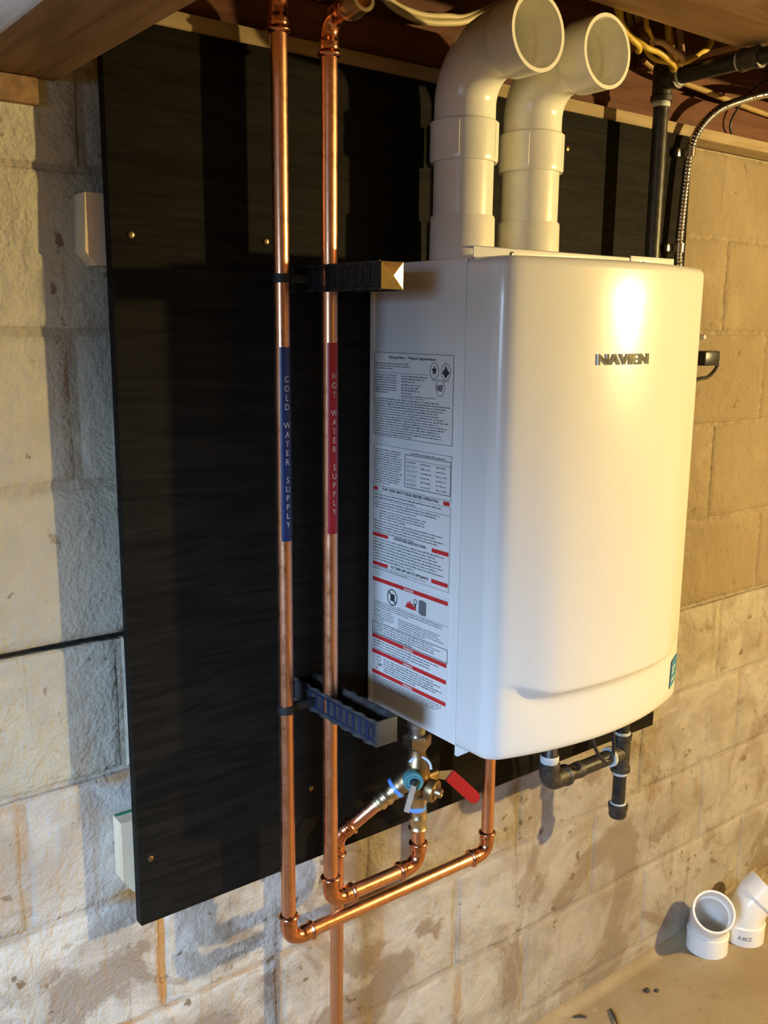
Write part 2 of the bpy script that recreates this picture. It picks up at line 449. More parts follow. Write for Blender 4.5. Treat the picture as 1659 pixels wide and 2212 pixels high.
for a, b in (((-1.74, WY0, WZ0), (-1.64, WY1, WZ0 + .03)), ((-1.74, WY0, WZ1 - .03), (-1.64, WY1, WZ1)), ((-1.74, WY0, WZ0), (-1.64, WY0 + .03, WZ1)), ((-1.74, WY1 - .03, WZ0), (-1.64, WY1, WZ1))): m.box(a, b, .003)
struct('window_1', m, 'pine')

ceil = struct('ceiling', MB().box((-1.75, -4.35, .68), (5.15, .2, .72)), 'subfloor', org=(1, -1, .68))
obj('sill_plate', MB().box((.445, -.050, .3625), (5.0, .13, .384), .002), 'sill', ceil)
obj('rim_joist', MB().box((.445, -.012, .3845), (5.0, .03, .68)), 'wood_rim', ceil)
obj('sill_beam', MB().box((.445, -.036, .3845), (5.0, -.0125, .440), .002), 'wood_rim', ceil)
obj('girder', MB().box((.325, -4.1, .288), (.437, .03, .45), .004), 'wood_y', ceil)
obj('girder', MB().box((.325, -4.1, .4505), (.437, .03, .68), .004), 'wood_y', ceil)
obj('bearing_pad', MB().box((.20, -.012, .256), (.412, .04, .2875), .003), 'wood_y', ceil)
for yy in (-.262, -.72, -1.18, -1.64, -2.1, -2.56, -3.02, -3.48):
    obj('joist', MB().box((.44, yy - (.235 if yy > -.3 else .04), .447), (5.0, yy, .47 if yy > -.3 else .68), .003), 'wood_x', ceil)
    if yy > -.3: obj('joist', MB().box((.44, yy - .12, .4705), (5.0, yy - .08, .68), .002), 'wood_x', ceil)
obj('shadow_edge_strip', MB().box((1.30, -.20, .430), (1.33, -.05, .455), .002, Matrix.Rotation(math.radians(-14), 3, 'X')), 'wood_rim', ceil)  # added strip standing in for a slanting shadow edge at the rim
for x in (1.52, 2.0):
    obj('blocking', MB().box((x, -.26, .47), (x + .035, -.013, .67), .002), 'wood_rim', ceil)

# ================================================================== plywood backing board with spacers
BX0, BX1, BZ0, BZ1, BY = .475, 1.655, -.852, .3605, -.056
bd = obj('backing_board', MB().box((BX0, -.038, BZ0), (BX1, BY, BZ1), .0012), 'board')
tag(bd, 'large square black painted plywood board behind the heater', 'board')
sc_mb = MB().lathe((0, 0, 0), (0, -1, 0), [(0, .0045), (.0012, .0042), (.0020, .0025), (.0021, .0012), (.0011, .0010)], 14)
first = None
for (x, z) in ((.502, .108), (.698, .111), (.493, -.751), (.766, -.727), (1.63, .10), (1.63, -.72), (1.0, .3), (1.3, .3)):
    if first is None:
        m = MB().add([(a + x, b + BY, c + z) for a, b, c in sc_mb.v], sc_mb.f); first = obj('screw', m, 'bronze', bd); fx, fz = x, z
    else:
        c = first.copy(); COL.objects.link(c); c.parent = bd; c.location = (x - fx, 0, z - fz)
def chip(m, seed):
    r = random.Random(seed); m.v = [(x + r.uniform(-.0015, .0015), y, z + r.uniform(-.003, .003)) for x, y, z in m.v]; return m
s1 = thing('spacer_block', (.47, -.019, .074), 'upper raw pine spacer block behind the left edge of the black board', 'wood block', 'spacer blocks behind the board')
obj('block', MB().prism([(.452, .157), (.60, .157), (.60, .070), (.464, .070), (.449, .086)], (0, -.0002, 0), (1, 0, 0), (0, 0, 1), (0, -1, 0), .0376), 'pine', s1)
s2 = thing('spacer_block', (.47, -.019, -.80), 'lower raw pine spacer block with green edge behind the board', 'wood block', 'spacer blocks behind the board')
obj('block', MB().prism([(.459, -.694), (.60, -.694), (.60, -.806), (.473, -.806), (.459, -.785)], (0, -.0085, 0), (1, 0, 0), (0, 0, 1), (0, -1, 0), .0293), 'pine', s2)
obj('painted_edge', MB().box((.461, -.010, -.6938), (.60, -.0150, -.6925)), 'green', s2)

# ================================================================== water heater
HX0, HX1, HXC = .878, 1.318, 1.098
HZ0, HZ1 = -.606, .088
heater = thing('tankless_water_heater', (HXC, -.2, HZ0), 'large white tankless gas water heater hung on the black board', 'water heater')
m = MB().box((HX0 + .0008, -.0575, HZ0), (HX1 - .0008, -.2695, HZ1), .0025)
obj('case', m, 'enamel_side', heater)
for xf in (HX0 - .0012, HX1 - .004):
    obj('rear_flange', MB().box((xf, -.0572, HZ0 + .001), (xf + .0052, -.067, HZ1 - .001), .0012), 'enamel_side', heater)
# plan outline of the bow-fronted cover, left rear -> front -> right rear
def front_y(x): return -.380 + .85 * (x - HXC) ** 2
half = []
half.append((HX0, -.2715, 0.)); half.append((HX0, -.285, 0.)); half.append((HX0, -.300, 0.)); half.append((HX0, -.312, 0.))
xa = HX0 + .022; ya = front_y(xa)
p0, p1, p2 = V((HX0, -.318)), V((HX0, -.3365)), V((xa, ya))
for k in range(9):
    t = k / 8; q = p0 * (1 - t) ** 2 + p1 * 2 * t * (1 - t) + p2 * t * t; half.append((q.x, q.y, 0.))
for k in range(1, 19):
    x = xa + (HXC - xa) * k / 18; half.append((x, front_y(x), 0.))
plan = half + [(2 * HXC - x, y, 0.) for x, y, _ in reversed(half[:-1])]
def sstep(a, b, x): t = min(1, max(0, (x - a) / (b - a))); return t * t * (3 - 2 * t)
def plan_n(i):
    a = plan[max(0, i - 1)]; b = plan[min(len(plan) - 1, i + 1)]; d = V((b[0] - a[0], b[1] - a[1])); return V((d.y, -d.x)).normalized()
rows = []
NS = None
for i, (x, y, _) in enumerate(plan):
    nn = plan_n(i); dx = abs(x - HXC); msk = 1 - sstep(.12, .212, dx) if y < -.33 else 0.0
    zl = -.513 + .022 * sstep(.12, .21, dx)
    b = .0135 * msk
    st = []
    for k in range(6):
        a = k / 5 * PI / 2; st.append((HZ1 + .001 - .012 * (1 - math.sin(a)) , -.012 * (1 - math.cos(a)) ))
    st = [(z_, o_) for z_, o_ in reversed(st)]
    st = [(HZ1 + .001 - .012 * (1 - math.cos(k / 5 * PI / 2)), -.012 * (1 - math.sin(k / 5 * PI / 2))) for k in range(6)]
    st = [(z_, o_ + b * .35 * 0) for z_, o_ in st]
    for k in range(1, 12):
        f = k / 12; z_ = (HZ1 - .011) * (1 - f) + (zl + .012) * f; st.append((z_, b * sstep(0, 1, f)))
    for d, o_ in ((.010, 1.0), (.006, .99), (.003, .93), (.001, .80), (-.001, .60), (-.0032, .30), (-.006, .02), (-.010, -.22), (-.016, -.36), (-.024, -.40), (-.034, -.34), (-.048, -.20)):
        st.append((max(zl + d, HZ0 + .03), b * o_))
    for f in (.35, .7): 
        z0 = zl - .048; st.append((z0 + (HZ0 + .012 - z0) * f, -b * .2 * (1 - f)))
    st += [(HZ0 + .010, 0.), (HZ0 + .004, -.0015), (HZ0 + .001, -.004), (HZ0 - .0005, -.010)]
    rows.append([(x + nn.x * o_, y + nn.y * o_, z_) for z_, o_ in st]); NS = len(st)
m = MB(); vs = [p for r in rows for p in r]; fs = []
for i in range(len(rows) - 1):
    for k in range(NS - 1): fs.append((i * NS + k, (i + 1) * NS + k, (i + 1) * NS + k + 1, i * NS + k + 1))
fs.append(tuple(i * NS for i in range(len(rows)))); fs.append(tuple(i * NS + NS - 1 for i in reversed(range(len(rows)))))
m.add(vs, fs); m.v = [(x, y, z) for x, y, z in m.v]
obj('front_cover', m, 'enamel', heater, angle=50)
def face_y(x, z):
    dx = abs(x - HXC); zl = -.513 + .022 * sstep(.12, .21, dx); b = .0135 * (1 - sstep(.12, .212, dx))
    f = min(1, max(0, (HZ1 - .011 - z) / (HZ1 - .011 - zl - .012)))
    return front_y(x) - b * sstep(0, 1, f)
m = MB().box((.905, -.062, HZ0 - .003), (1.29, -.25, HZ0 - .0004)); obj('bottom_plate', m, 'case_dark', heater)
# upstanding top flange with screws
m = MB().box((.882, -.2785, HZ1 - .001), (1.314, -.2770, .1035), .0006).box((.882, -.2785, .1020), (1.314, -.255, .1035), .0006).box((1.205, -.2800, HZ1 - .001), (1.312, -.2786, .1060), .0004)
fl = obj('top_flange', m, 'enamel', heater)
for x in (.952, 1.235):
    obj('screw', MB().lathe((x, -.2786 if x < 1.2 else -.280, .0955), (0, -1, 0), [(0, .0034), (.0012, .0034), (.0022, .002), (.0023, .0003)], 14), 'steel', fl)
m = MB().prism([(0, 0), (.030, 0), (.006, -.0165), (.0, -.0165)], (HX0 + .002, -.268, HZ0 + .0015), (0, -1, 0), (0, 0, 1), (1, 0, 0), .0015)
obj('corner_tab', m, 'enamel_side', heater)
# badge
vs, fs, w_, h_ = text_geo('NAVIEN', .022, .12)
m = MB(); sx = .1045 / w_; sz = .0150 / h_
out = []
for a, b_, c in vs:
    x = 1.075 + a * sx; z = -.044 + b_ * sz; out.append((x, face_y(x, z) - .0012 - c * .009, z))
m.add(out, fs); obj('brand_badge', m, 'chrome', heater, angle=30)['label'] = 'chrome raised letters reading NAVIEN'
# blue sticker at the lower right
m = MB(); vv = []
for (x, z) in ((1.272, -.583), (1.296, -.573), (1.300, -.527), (1.277, -.537)):
    vv.append((x, front_y(x) - .0012, z))
m.add(vv + [(x, y + .0005, z) for x, y, z in vv], [(0, 1, 2, 3), (7, 6, 5, 4), (0, 4, 5, 1), (1, 5, 6, 2), (2, 6, 7, 3), (3, 7, 4, 0)])
stk = obj('energy_sticker', m, 'ink_blue', heater); stk['label'] = 'small blue printed sticker'
m = MB()
for k, (dz, wd) in enumerate(((.010, .016), (.022, .010), (.030, .014))):
    x0 = 1.276; z = -.583 + dz + .002; q = [(x0, z), (x0 + wd, z + .004), (x0 + wd, z + .0075), (x0, z + .0035)]
    m.add([(x, front_y(x) - .0018, zz) for x, zz in q], [(0, 1, 2, 3)])
obj('print', m, 'label', stk)

# printed labels on the left side of the case: coordinates a (from the rear edge, towards the room) and z
LX = HX0 - .0002
def P(a, z, d): return (LX - d, -.0690 - a, z)
def rect(m, a0, a1, z0, z1, d=.0012):
    m.add([P(a0, z0, d), P(a1, z0, d), P(a1, z1, d), P(a0, z1, d)], [(0, 1, 2, 3)])
def frame(m, a0, a1, z0, z1, t=.0007, d=.0012):
    rect(m, a0, a1, z0, z0 + t, d); rect(m, a0, a1, z1 - t, z1, d); rect(m, a0, a0 + t, z0, z1, d); rect(m, a1 - t, a1, z0, z1, d)
def words(m, a0, a1, z, h, r, fill=1.0, ragged=.15):
    end = a0 + (a1 - a0) * (1 - r.random() * ragged) * fill; a = a0
    while a < end:
        wl = r.uniform(.0025, .010); b = min(a + wl, end); 
        if b - a > .001:
            k = max(1, int((b - a) / .0013))
            for q in range(k):
                u0 = a + (b - a) * q / k; hh = h * r.choice((.62, .62, .7, 1.0)); rect(m, u0, u0 + (b - a) / k * .74, z, z + hh, .0011)
        a = b + .0011
def para(m, a0, a1, ztop, zbot, n, seed, hfrac=.52, last=.6):
    r = random.Random(seed); lh = (ztop - zbot) / n
    for i in range(n): words(m, a0, a1, ztop - lh * (i + .85), lh * hfrac, r, last if i == n - 1 else 1.0)
def ltext(m, s, a, z, w=None, h=.004, bold=.0, d=.0014):
    vs, fs, tw, th = text_geo(s, bold); kx = (w / tw) if w else h / th; kz = h / th
    m.add([P(a + x * kx, z + y * kz, d) for x, y, _ in vs], fs)
def ring(m, a, z, ra, rz, t=.0007, d=.0012, n=36):
    vs = []; fs = []
    for k in range(n):
        c, s_ = math.cos(2 * PI * k / n), math.sin(2 * PI * k / n)
        vs += [P(a + c * ra, z + s_ * rz, d), P(a + c * (ra - t), z + s_ * (rz - t), d)]
    for k in range(n): j = (k + 1) % n; fs.append((2 * k, 2 * j, 2 * j + 1, 2 * k + 1))
    m.add(vs, fs)
def red_bar(par, a0, a1, z0, z1):
    m = MB(); rect(m, a0, a1, z0, z1); obj('red_bar', m, 'ink_red', par)
def poly(m, pts, d=.0013): m.add([P(a, z, d) for a, z in pts], [tuple(range(len(pts)))])
def sheet(name, a0, a1, z0, z1, lab):
    m = MB().box((LX - .0006, -.069 - a1, z0), (LX + .0015, -.069 - a0, z1)); o = obj(name, m, 'label', heater); o['label'] = lab; return o
W_ = .1815
# rating plate
L1 = sheet('rating_label', 0, W_, -.166, -.0405, 'white rating plate label with small print and approval marks')
k_ = MB(); g_ = MB()
frame(k_, 0, W_, -.166, -.0405)
ltext(k_, 'Rating Plate   *Plaque Signaletique', .0905, -.0478, .106, .0048, .012)
para(g_, .003, .088, -.0545, -.0655, 3, 11); rect(k_, .002, .128, -.0702, -.0697)
para(g_, .003, .060, -.0715, -.1010, 8, 12); para(g_, .066, .128, -.0715, -.0830, 3, 13); para(g_, .066, .112, -.0840, -.1000, 4, 14)
para(g_, .066, .155, -.1005, -.1065, 2, 19)
para(g_, .003, .176, -.1070, -.1640, 15, 15, .55)
ring(k_, .1405, -.0634, .0098, .0118); ring(k_, .1650, -.0636, .0098, .0118); ring(k_, .1535, -.0868, .0098, .0118)
ltext(k_, 'NSF', .1535, -.0868, .0130, .0092, .02)
st_ = []
for k in range(10):
    a = PI / 2 + k * PI / 5; rr = .0066 if k % 2 == 0 else .0028; st_.append((.1405 + rr * math.cos(a), -.0628 + rr * 1.1 * math.sin(a)))
poly(k_, st_)
poly(k_, [(.1650, -.0545), (.1675, -.0600), (.1720, -.0640), (.1722, -.0662), (.1690, -.0680), (.1665, -.0715), (.1650, -.0722), (.1635, -.0715), (.1610, -.0680), (.1578, -.0662), (.1580, -.0640), (.1625, -.0600)])
words(g_, .1345, .1475, -.0772, .0016, random.Random(4), 1, 0); words(g_, .159, .172, -.0772, .0016, random.Random(5), 1, 0)
obj('print', k_, 'ink', L1); obj('small_print', g_, 'ink_grey', L1)
# instruction label
L2 = sheet('instruction_label', 0, W_, -.3790, -.1795, 'white operating instruction label with red bars and a table')
k_ = MB(); g_ = MB(); r_ = MB()
frame(k_, 0, W_, -.2440, -.1800, .0005); para(g_, .003, .071, -.1850, -.2400, 15, 21, .5)
frame(k_, .0770, .1800, -.2372, -.1880, .0009); words(g_, .090, .168, -.1868, .0024, random.Random(9), 1, 0)
rect(k_, .0770, .1800, -.1955, -.1950)
for c0 in (.081, .114, .148):
    for i in range(6): para(g_, c0, c0 + .027, -.1965 - i * .0066, -.1965 - i * .0066 - .0042, 2 if c0 < .1 and i else 1, 30 + i + int(c0 * 1000), .5, .9)
red_bar(L2, .0005, .0115, -.2512, -.2462); red_bar(L2, .1655, .1790, -.2512, -.2455)
ltext(k_, 'FOR YOUR SAFETY READ BEFORE OPERATING', .0895, -.2478, .1310, .0046, .014)
frame(k_, .0, W_, -.3770, -.2530, .0004)
para(g_, .003, .172, -.2545, -.2640, 2, 41, .5); rect(k_, 0, W_, -.2655, -.2650)
para(g_, .003, .176, -.2665, -.2790, 3, 42, .5); para(g_, .016, .130, -.2800, -.2960, 4, 43, .5); para(g_, .003, .176, -.2965, -.3180, 5, 44, .5)
red_bar(L2, .0005, .0385, -.3245, -.3190); red_bar(L2, .1425, .1790, -.3245, -.3185)
ltext(k_, 'OPERATING INSTRUCTION', .0905, -.3205, .0760, .0044, .014)
para(g_, .003, .176, -.3255, -.3625, 8, 45, .5)
red_bar(L2, .0005, .0385, -.3710, -.3655); red_bar(L2, .1425, .1790, -.3705, -.3645)
ltext(k_, 'TO TURN OFF GAS TO APPLIANCE', .0905, -.3668, .0900, .0044, .014)
para(g_, .003, .150, -.3705, -.3765, 2, 46, .5)
obj('print', k_, 'ink', L2); obj('small_print', g_, 'ink_grey', L2)
# warning label
L3 = sheet('warning_label', 0, W_, -.5690, -.3865, 'white warning label with four red bars and pictograms')
k_ = MB(); g_ = MB(); r_ = MB(); w2 = MB()
for z, s in ((-.3940, 'DANGER'), (-.4882, 'WARNING'), (-.5138, 'WARNING'), (-.5480, 'WARNING')):
    red_bar(L3, .0005, .1800, z - .0031, z + .0031); w2 = MB(); ltext(w2, s, .0915, z, .0235, .0043, .02, .0018); obj('white_print', w2, 'label', L3)
ring(k_, .0505, -.4150, .0125, .0130, .0016); rect(k_, .0465, .0565, -.4205, -.4095, .0014); poly(k_, [(.042, -.4075), (.0435, -.406), (.060, -.4225), (.0585, -.424)], .0016)
poly(r_, [(.082, -.4215), (.087, -.4165), (.089, -.4120), (.092, -.4150), (.094, -.4085), (.097, -.4145), (.101, -.4125), (.102, -.4170), (.108, -.4160), (.106, -.4195), (.112, -.4215), (.100, -.4225)], .0014)
ring(k_, .1065, -.4085, .0040, .0042, .0011); rect(k_, .1045, .1085, -.4190, -.4125, .0013)
poly(g_, [(.1150, -.4040), (.1225, -.4022), (.1320, -.4045), (.1320, -.4250), (.1225, -.4262), (.1150, -.4235)], .0013)
rect(k_, 0, W_, -.4285, -.4281); para(g_, .003, .176, -.4290, -.4395, 3, 51, .5); para(g_, .003, .060, -.4405, -.4610, 6, 52, .5); para(g_, .066, .174, -.4440, -.4610, 5, 53, .5)
frame(k_, 0, W_, -.4840, -.4632, .0009); para(g_, .003, .174, -.4640, -.4830, 5, 54, .5)
para(g_, .003, .165, -.4920, -.5100, 4, 55, .5); ltext(k_, 'HOT', .0215, -.5335, .0110, .0046, .015)
ring(g_, .0185, -.5240, .0055, .0040, .0008); w3 = MB(); poly(w3, [(.010, -.541), (.0155, -.5380), (.016, -.5388), (.0105, -.542)]); obj('pictogram', w3, 'ink_red', L3)
para(g_, .030, .172, -.5190, -.5425, 6, 56, .55); para(g_, .003, .172, -.5525, -.5680, 5, 57, .5)
obj('print', k_, 'ink', L3); obj('small_print', g_, 'ink_grey', L3); obj('pictogram', r_, 'ink_red', L3)

# ================================================================== PVC vents on top of the heater
def make_vent(x, y, label):
    r = thing('vent_pipe', (x, y, HZ1), label, 'vent pipe', 'vent elbows on top of the heater')
    z0 = HZ1 + .0012
    obj('collar', MB().shell([(x, y, z0), (x, y, z0 + .004), (x, y, .155), (x, y, .1585)], [.0492, .0488, .0480, .0468], [.0445] * 4, 48), 'pvc', r)
    obj('pipe', MB().shell([(x, y, .10), (x, y, .262)], .0443, .0385, 48), 'pvc', r)
    # elbow: hub, bend towards the room, hub
    zc = .383
    pa = resample(fillet([(x, y, .2335), (x, y, zc), (x, y - .142, zc)], .082, 24), .004); s = arclen(pa); L = s[-1]
    ro = []; ri = []
    for d in s:
        e = min(d, L - d)
        if d < .056: o = .0503 - (.0012 if d < .002 else 0)
        elif d < .0585: o = .0503 - (d - .056) / .0025 * .0055
        else: o = .0450
        q = L - d
        if q < .050: o = .0500
        elif q < .060: o = .0450 + (.060 - q) / .010 * .0050
        ro.append(o); ri.append(.0448 if (q < .046 or d < .03) else .0392)
    obj('elbow', MB().shell(pa, ro, ri, 56), 'pvc', r)
    for a in (-2.45, -1.2, .4, 2.0):
        cx, cy = math.cos(a), math.sin(a); m = MB()
        m.box((x + cx * .0503 - .0006, y + cy * .0503 - .0006, .238), (x + cx * .0503 + .0006, y + cy * .0503 + .0006, .286))
        obj('mould_rib', m, 'pvc', r)
    return r
v1 = make_vent(.988, -.137, 'cream PVC vent pipe with elbow nearest the copper pipes')
v2 = copy_tree(v1, loc=(1.131, -.135, HZ1)); v2['label'] = 'cream PVC vent pipe with elbow nearest the black gas pipe'

# ================================================================== copper water lines
CX, CY = .6875, -.112; CZ = -.932; CRX = 1.106
cold = thing('cold_water_pipe', (CX, CY, CZ), 'copper cold water line with blue tape label, left of the two risers', 'water pipe')
obj('pipe', tube((CX, CY, CZ + .030), (CX, CY, .385)), 'copper', cold)
obj('elbow', elbow((CX, CY, CZ), (0, 0, -1), (1, 0, 0), .045), 'copper_fit', cold)
obj('pipe', tube((CX + .030, CY, CZ), (CRX - .030, CY, CZ)), 'copper', cold)
obj('elbow', elbow((CRX, CY, CZ), (1, 0, 0), (0, 0, 1), .042), 'copper_fit', cold)
obj('pipe', tube((CRX, CY, CZ + .03), (CRX, CY, -.64)), 'copper', cold)
obj('adapter', MB().lathe((CRX, CY, -.655), (0, 0, 1), [(0, .0125), (.004, .0150), (.020, .0150), (.024, .0135), (.052, .0135)], 24), 'bronze', cold)
obj('elbow', elbow((CX, CY, .415), (0, 0, 1), (0, -1, 0), .052), 'copper_fit', cold)
obj('pipe', tube((CX, CY - .045, .415), (CX, CY - .10, .415)), 'copper', cold)
HXp, HY = .7478, -.138; HZ = -.876; VX = .9225
hot = thing('hot_water_pipe', (HXp, HY, HZ), 'copper hot water line with red tape label, between cold line and heater', 'water pipe')
obj('pipe', tube((HXp, HY, HZ + .03), (HXp, HY, .36)), 'copper', hot)
obj('elbow', elbow((HXp, HY, HZ), (0, 0, -1), (1, 0, 0), .045), 'copper_fit', hot)
obj('pipe', tube((HXp + .03, HY, HZ), (VX - .03, HY, HZ)), 'copper', hot)
obj('elbow', elbow((VX, HY, HZ), (1, 0, 0), (0, 0, 1), .042), 'copper_fit', hot)
obj('pipe', tube((VX, HY, HZ + .03), (VX, HY, -.788)), 'copper', hot)
obj('elbow', elbow((HXp, HY, .385), (0, 0, 1), (0, -1, .10), .046), 'copper_fit', hot)
obj('end_adapter', MB().shell([(HXp, HY - .040, .389), (HXp, HY - .050, .390), (HXp, HY - .058, .391), (HXp, HY - .076, .393)], [.0135, .0175, .0165, .0165], [.010, .010, .0115, .0115], 6 * 4), 'brass', hot)
def tape(parent, x, y, z0, z1, mat, word, zt, zb, wh):
    n = 12; a0, a1 = math.radians(-52), math.radians(50); vs = []; fs = []; r = CR + .0003
    for j, z in enumerate((z0, z1)):
        for k in range(n + 1):
            a = a0 + (a1 - a0) * k / n; vs.append((x + math.sin(a) * r, y - math.cos(a) * r, z))
    for k in range(n): fs.append((k, k + 1, n + 2 + k, n + 1 + k))
    t = obj('tape_label', MB().add(vs, fs), mat, parent); t['label'] = wh
    chars = list(word); m = MB(); st = (zt - zb) / (len(chars) - 1)
    for i, c in enumerate(chars):
        if c == ' ': continue
        v, f, tw, th = text_geo(c, .0); kx = .0105; kz = .0082 / .70
        rr = r + .0003; out = []
        for a, b, _ in v:
            ang = a * kx / rr; out.append((x + math.sin(ang) * rr, y - math.cos(ang) * rr, zt - st * i + b * kz))
        m.add(out, f)
    obj('lettering', m, 'print_white', t)
tape(cold, CX, CY, -.300, -.031, 'tape_blue', 'COLD WATER SUPPLY', -.074, -.276, 'blue tape lettered COLD WATER SUPPLY')
tape(hot, HXp, HY, -.292, -.025, 'tape_red', 'HOT WATER SUPPLY', -.070, -.260, 'red tape lettered HOT WATER SUPPLY')

# relief discharge line
RX, RY, RZ = .800, -.080, -.812
VB = V((.908, -.142, -.708))          # heart of the valve body
rd = (V((RX, RY, RZ + .0)) - VB); rdn = rd.normalized()
relief = thing('relief_pipe', (RX, RY, -1.45), 'copper relief discharge pipe dropping behind the hot water line', 'water pipe')
e0 = V((RX, RY, RZ))
obj('pipe', tube(e0 + V((0, 0, -.03)), (RX - .003, RY, -1.48)), 'copper', relief)
obj('elbow', elbow(e0, rdn, (0, 0, -1), .034, .030), 'copper_fit', relief)
obj('pipe', tube(VB + rdn * .062, e0 - rdn * .028), 'copper', relief)

# ================================================================== service valve under the heater
VR = VX; VX = .9165
valve = thing('service_valve', (VX, HY, -.80), 'brass service valve with red lever and teal cap under the heater', 'valve')
obj('tailpiece', MB().lathe((VX, HY, -.646), (0, 0, 1), [(0, .0140), (.012, .0140), (.014, .0165), (.022, .0165), (.024, .014), (.0385, .014)], 28), 'steel', valve)
m = MB()
def hexn(m, o, d, h, R):
    m.lathe(o, d, [(0, R * .80), (0, R * .90), (h * .16, R), (h * .84, R), (h, R * .90), (h, R * .8)], 6); return m
obj('union_nut', hexn(MB(), (VX, HY, -.6660), (0, 0, 1), .0215, .0232), 'brass', valve, angle=25)
m = MB().lathe((VX, HY, -.748), (0, 0, 1), [(0, .013), (.004, .0165), (.012, .0195), (.026, .0215), (.042, .0225), (.056, .0205), (.066, .0165), (.070, .0150), (.084, .0150)], 30)
obj('body', m, 'bronze', valve)
m = MB().lathe(VB - rdn * .004, rdn, [(0, .019), (.020, .0190), (.030, .0180), (.034, .0165), (.040, .0165)], 28)
obj('relief_port', m, 'bronze', valve)
obj('blue_ring', MB().lathe(VB + rdn * .0345, rdn, [(0, .0170), (.0006, .0182), (.0062, .0182), (.0068, .0170)], 30), 'ring_blue', valve)
m = MB().lathe(VB + rdn * .041, rdn, [(0, .0160), (.006, .0160), (.0075, .0142), (.014, .0142), (.016, .0158), (.020, .0158), (.022, .0138), (.027, .0138), (.029, .0150), (.033, .0150), (.035, .0122), (.040, .0122)], 28)
obj('relief_adapter', m, 'brass', valve)
_ax = V((-.45, -.80, .30)).normalized(); _e1 = V((0, 0, 1)); _e1 = (_e1 - _e1.dot(_ax) * _ax).normalized(); _e2 = _ax.cross(_e1); _c = V((VX - .003, HY - .008, -.7000)) + _ax * .010
obj('ring_glint', MB().sweep([_c + (_e1 * math.cos(a) + _e2 * math.sin(a)) * .0190 for a in [math.radians(-95 + 150 * k / 20) for k in range(21)]], .0024, 10), 'glint_white', valve)  # pale arc modelled in place of the highlight on the valve's ring
# relief cap facing the room, with its small grey lever
cd = V((-.45, -.88, .05)).normalized(); cc = V((VX - .026, HY - .022, -.7080))
cap = obj('relief_cap', MB().lathe(cc - cd * .008, cd, [(0, .0150), (.010, .0162), (.0155, .0160), (.0172, .0150), (.0172, .0128), (.0150, .0122), (.0150, .0096), (.0168, .0092), (.0168, .0074), (.0150, .0070), (.0150, .0020)], 36), 'teal', valve)
lv = V((-.55, -.25, -.80)).normalized(); la = cc + cd * .0105
sd = lv.cross(cd).normalized(); up_ = cd
m = MB()
for a, b in ((0, .044),):
    pts = []
    for (p, q, r2) in ((-.004, -.0045, 0), (-.004, .0045, 0), (b, .0045, 0), (b, -.0045, 0)): pts.append(la + lv * p + sd * q)
    vs = pts + [p + up_ * .0035 + lv * .001 for p in pts]
    m.add(vs, [(0, 1, 2, 3), (7, 6, 5, 4), (0, 4, 5, 1), (1, 5, 6, 2), (2, 6, 7, 3), (3, 7, 4, 0)])
obj('lever', m, 'grey_lever', cap)
obj('lever_hub', MB().lathe(cc + cd * .0085, cd, [(0, .0062), (.006, .0058), (.007, .004)], 18), 'plastic_black', cap)
# lower union with blue ring and press adapter
obj('lower_union', hexn(MB(), (VX, HY, -.7680), (0, 0, 1), .0205, .0192), 'brass', valve, angle=25)
obj('blue_ring', MB().lathe((VX, HY, -.7745), (0, 0, 1), [(0, .0160), (.0006, .0172), (.0058, .0172), (.0064, .0160)], 30), 'ring_blue', valve)
obj('press_adapter', MB().lathe((VR - .002, HY, -.8150), (.03, 0, 1), [(0, .0118), (.001, .0135), (.005, .0158), (.009, .0135), (.012, .0138), (.018, .0138), (.021, .0156), (.025, .0156), (.028, .0142), (.038, .0142), (.0405, .0152)], 28), 'brass', valve)
# drain cap on the right
dd = V((.35, -.90, -.12)).normalized(); dc = V((VX + .012, HY - .022, -.736))
obj('drain_cap', MB().lathe(dc - dd * .016, dd, [(0, .0120), (.010, .0130), (.012, .0185), (.022, .0192), (.025, .0182), (.026, .0140), (.024, .0100), (.026, .0082), (.036, .0072), (.037, .0034), (.035, .0015)], 28), 'bronze', valve)
obj('side_boss', MB().lathe((VX + .004, HY - .004, -.722), V((1, -.1, .12)), [(0, .0140), (.020, .0125), (.030, .0120), (.033, .009)], 24), 'bronze', valve)
# red lever
q0 = V((VX + .026, HY - .008, -.7190)); q1 = V((VX + .060, HY - .012, -.7290)); q2 = V((VX + .124, HY - .014, -.7935))
def bar(path, wid, thk, up):
    m = MB(); vs = []; n = len(path)
    for i in range(n):
        a = path[max(0, i - 1)]; b = path[min(n - 1, i + 1)]; t = (b - a).normalized(); sd_ = t.cross(V(up)).normalized(); w2_ = wid[i] / 2
        nn_ = V(up).normalized() * thk / 2
        vs += [path[i] + sd_ * w2_ + nn_, path[i] + sd_ * w2_ - nn_, path[i] - sd_ * w2_ - nn_, path[i] - sd_ * w2_ + nn_]
    fs = [(0, 1, 2, 3), tuple(4 * (n - 1) + k for k in (3, 2, 1, 0))]
    for i in range(n - 1):
        for k in range(4): k2 = (k + 1) % 4; fs.append((4 * i + k, 4 * i + k2, 4 * i + 4 + k2, 4 * i + 4 + k))
    m.add(vs, fs); return m
lever = obj('lever', bar([q0, q0.lerp(q1, .5), q1, q1.lerp(q2, .2)], [.012, .014, .019, .018], .0025, (.1, 1, .05)), 'steel', valve)
gp = [q1.lerp(q2, t) for t in (0, .03, .3, .6, .85, .94, .98, 1.0)]
obj('lever_grip', bar(gp, [.0205, .0218, .0218, .0218, .0212, .0175, .0125, .006], .0062, (.1, 1, .05)), 'red_grip', valve)['label'] = 'red vinyl lever grip'

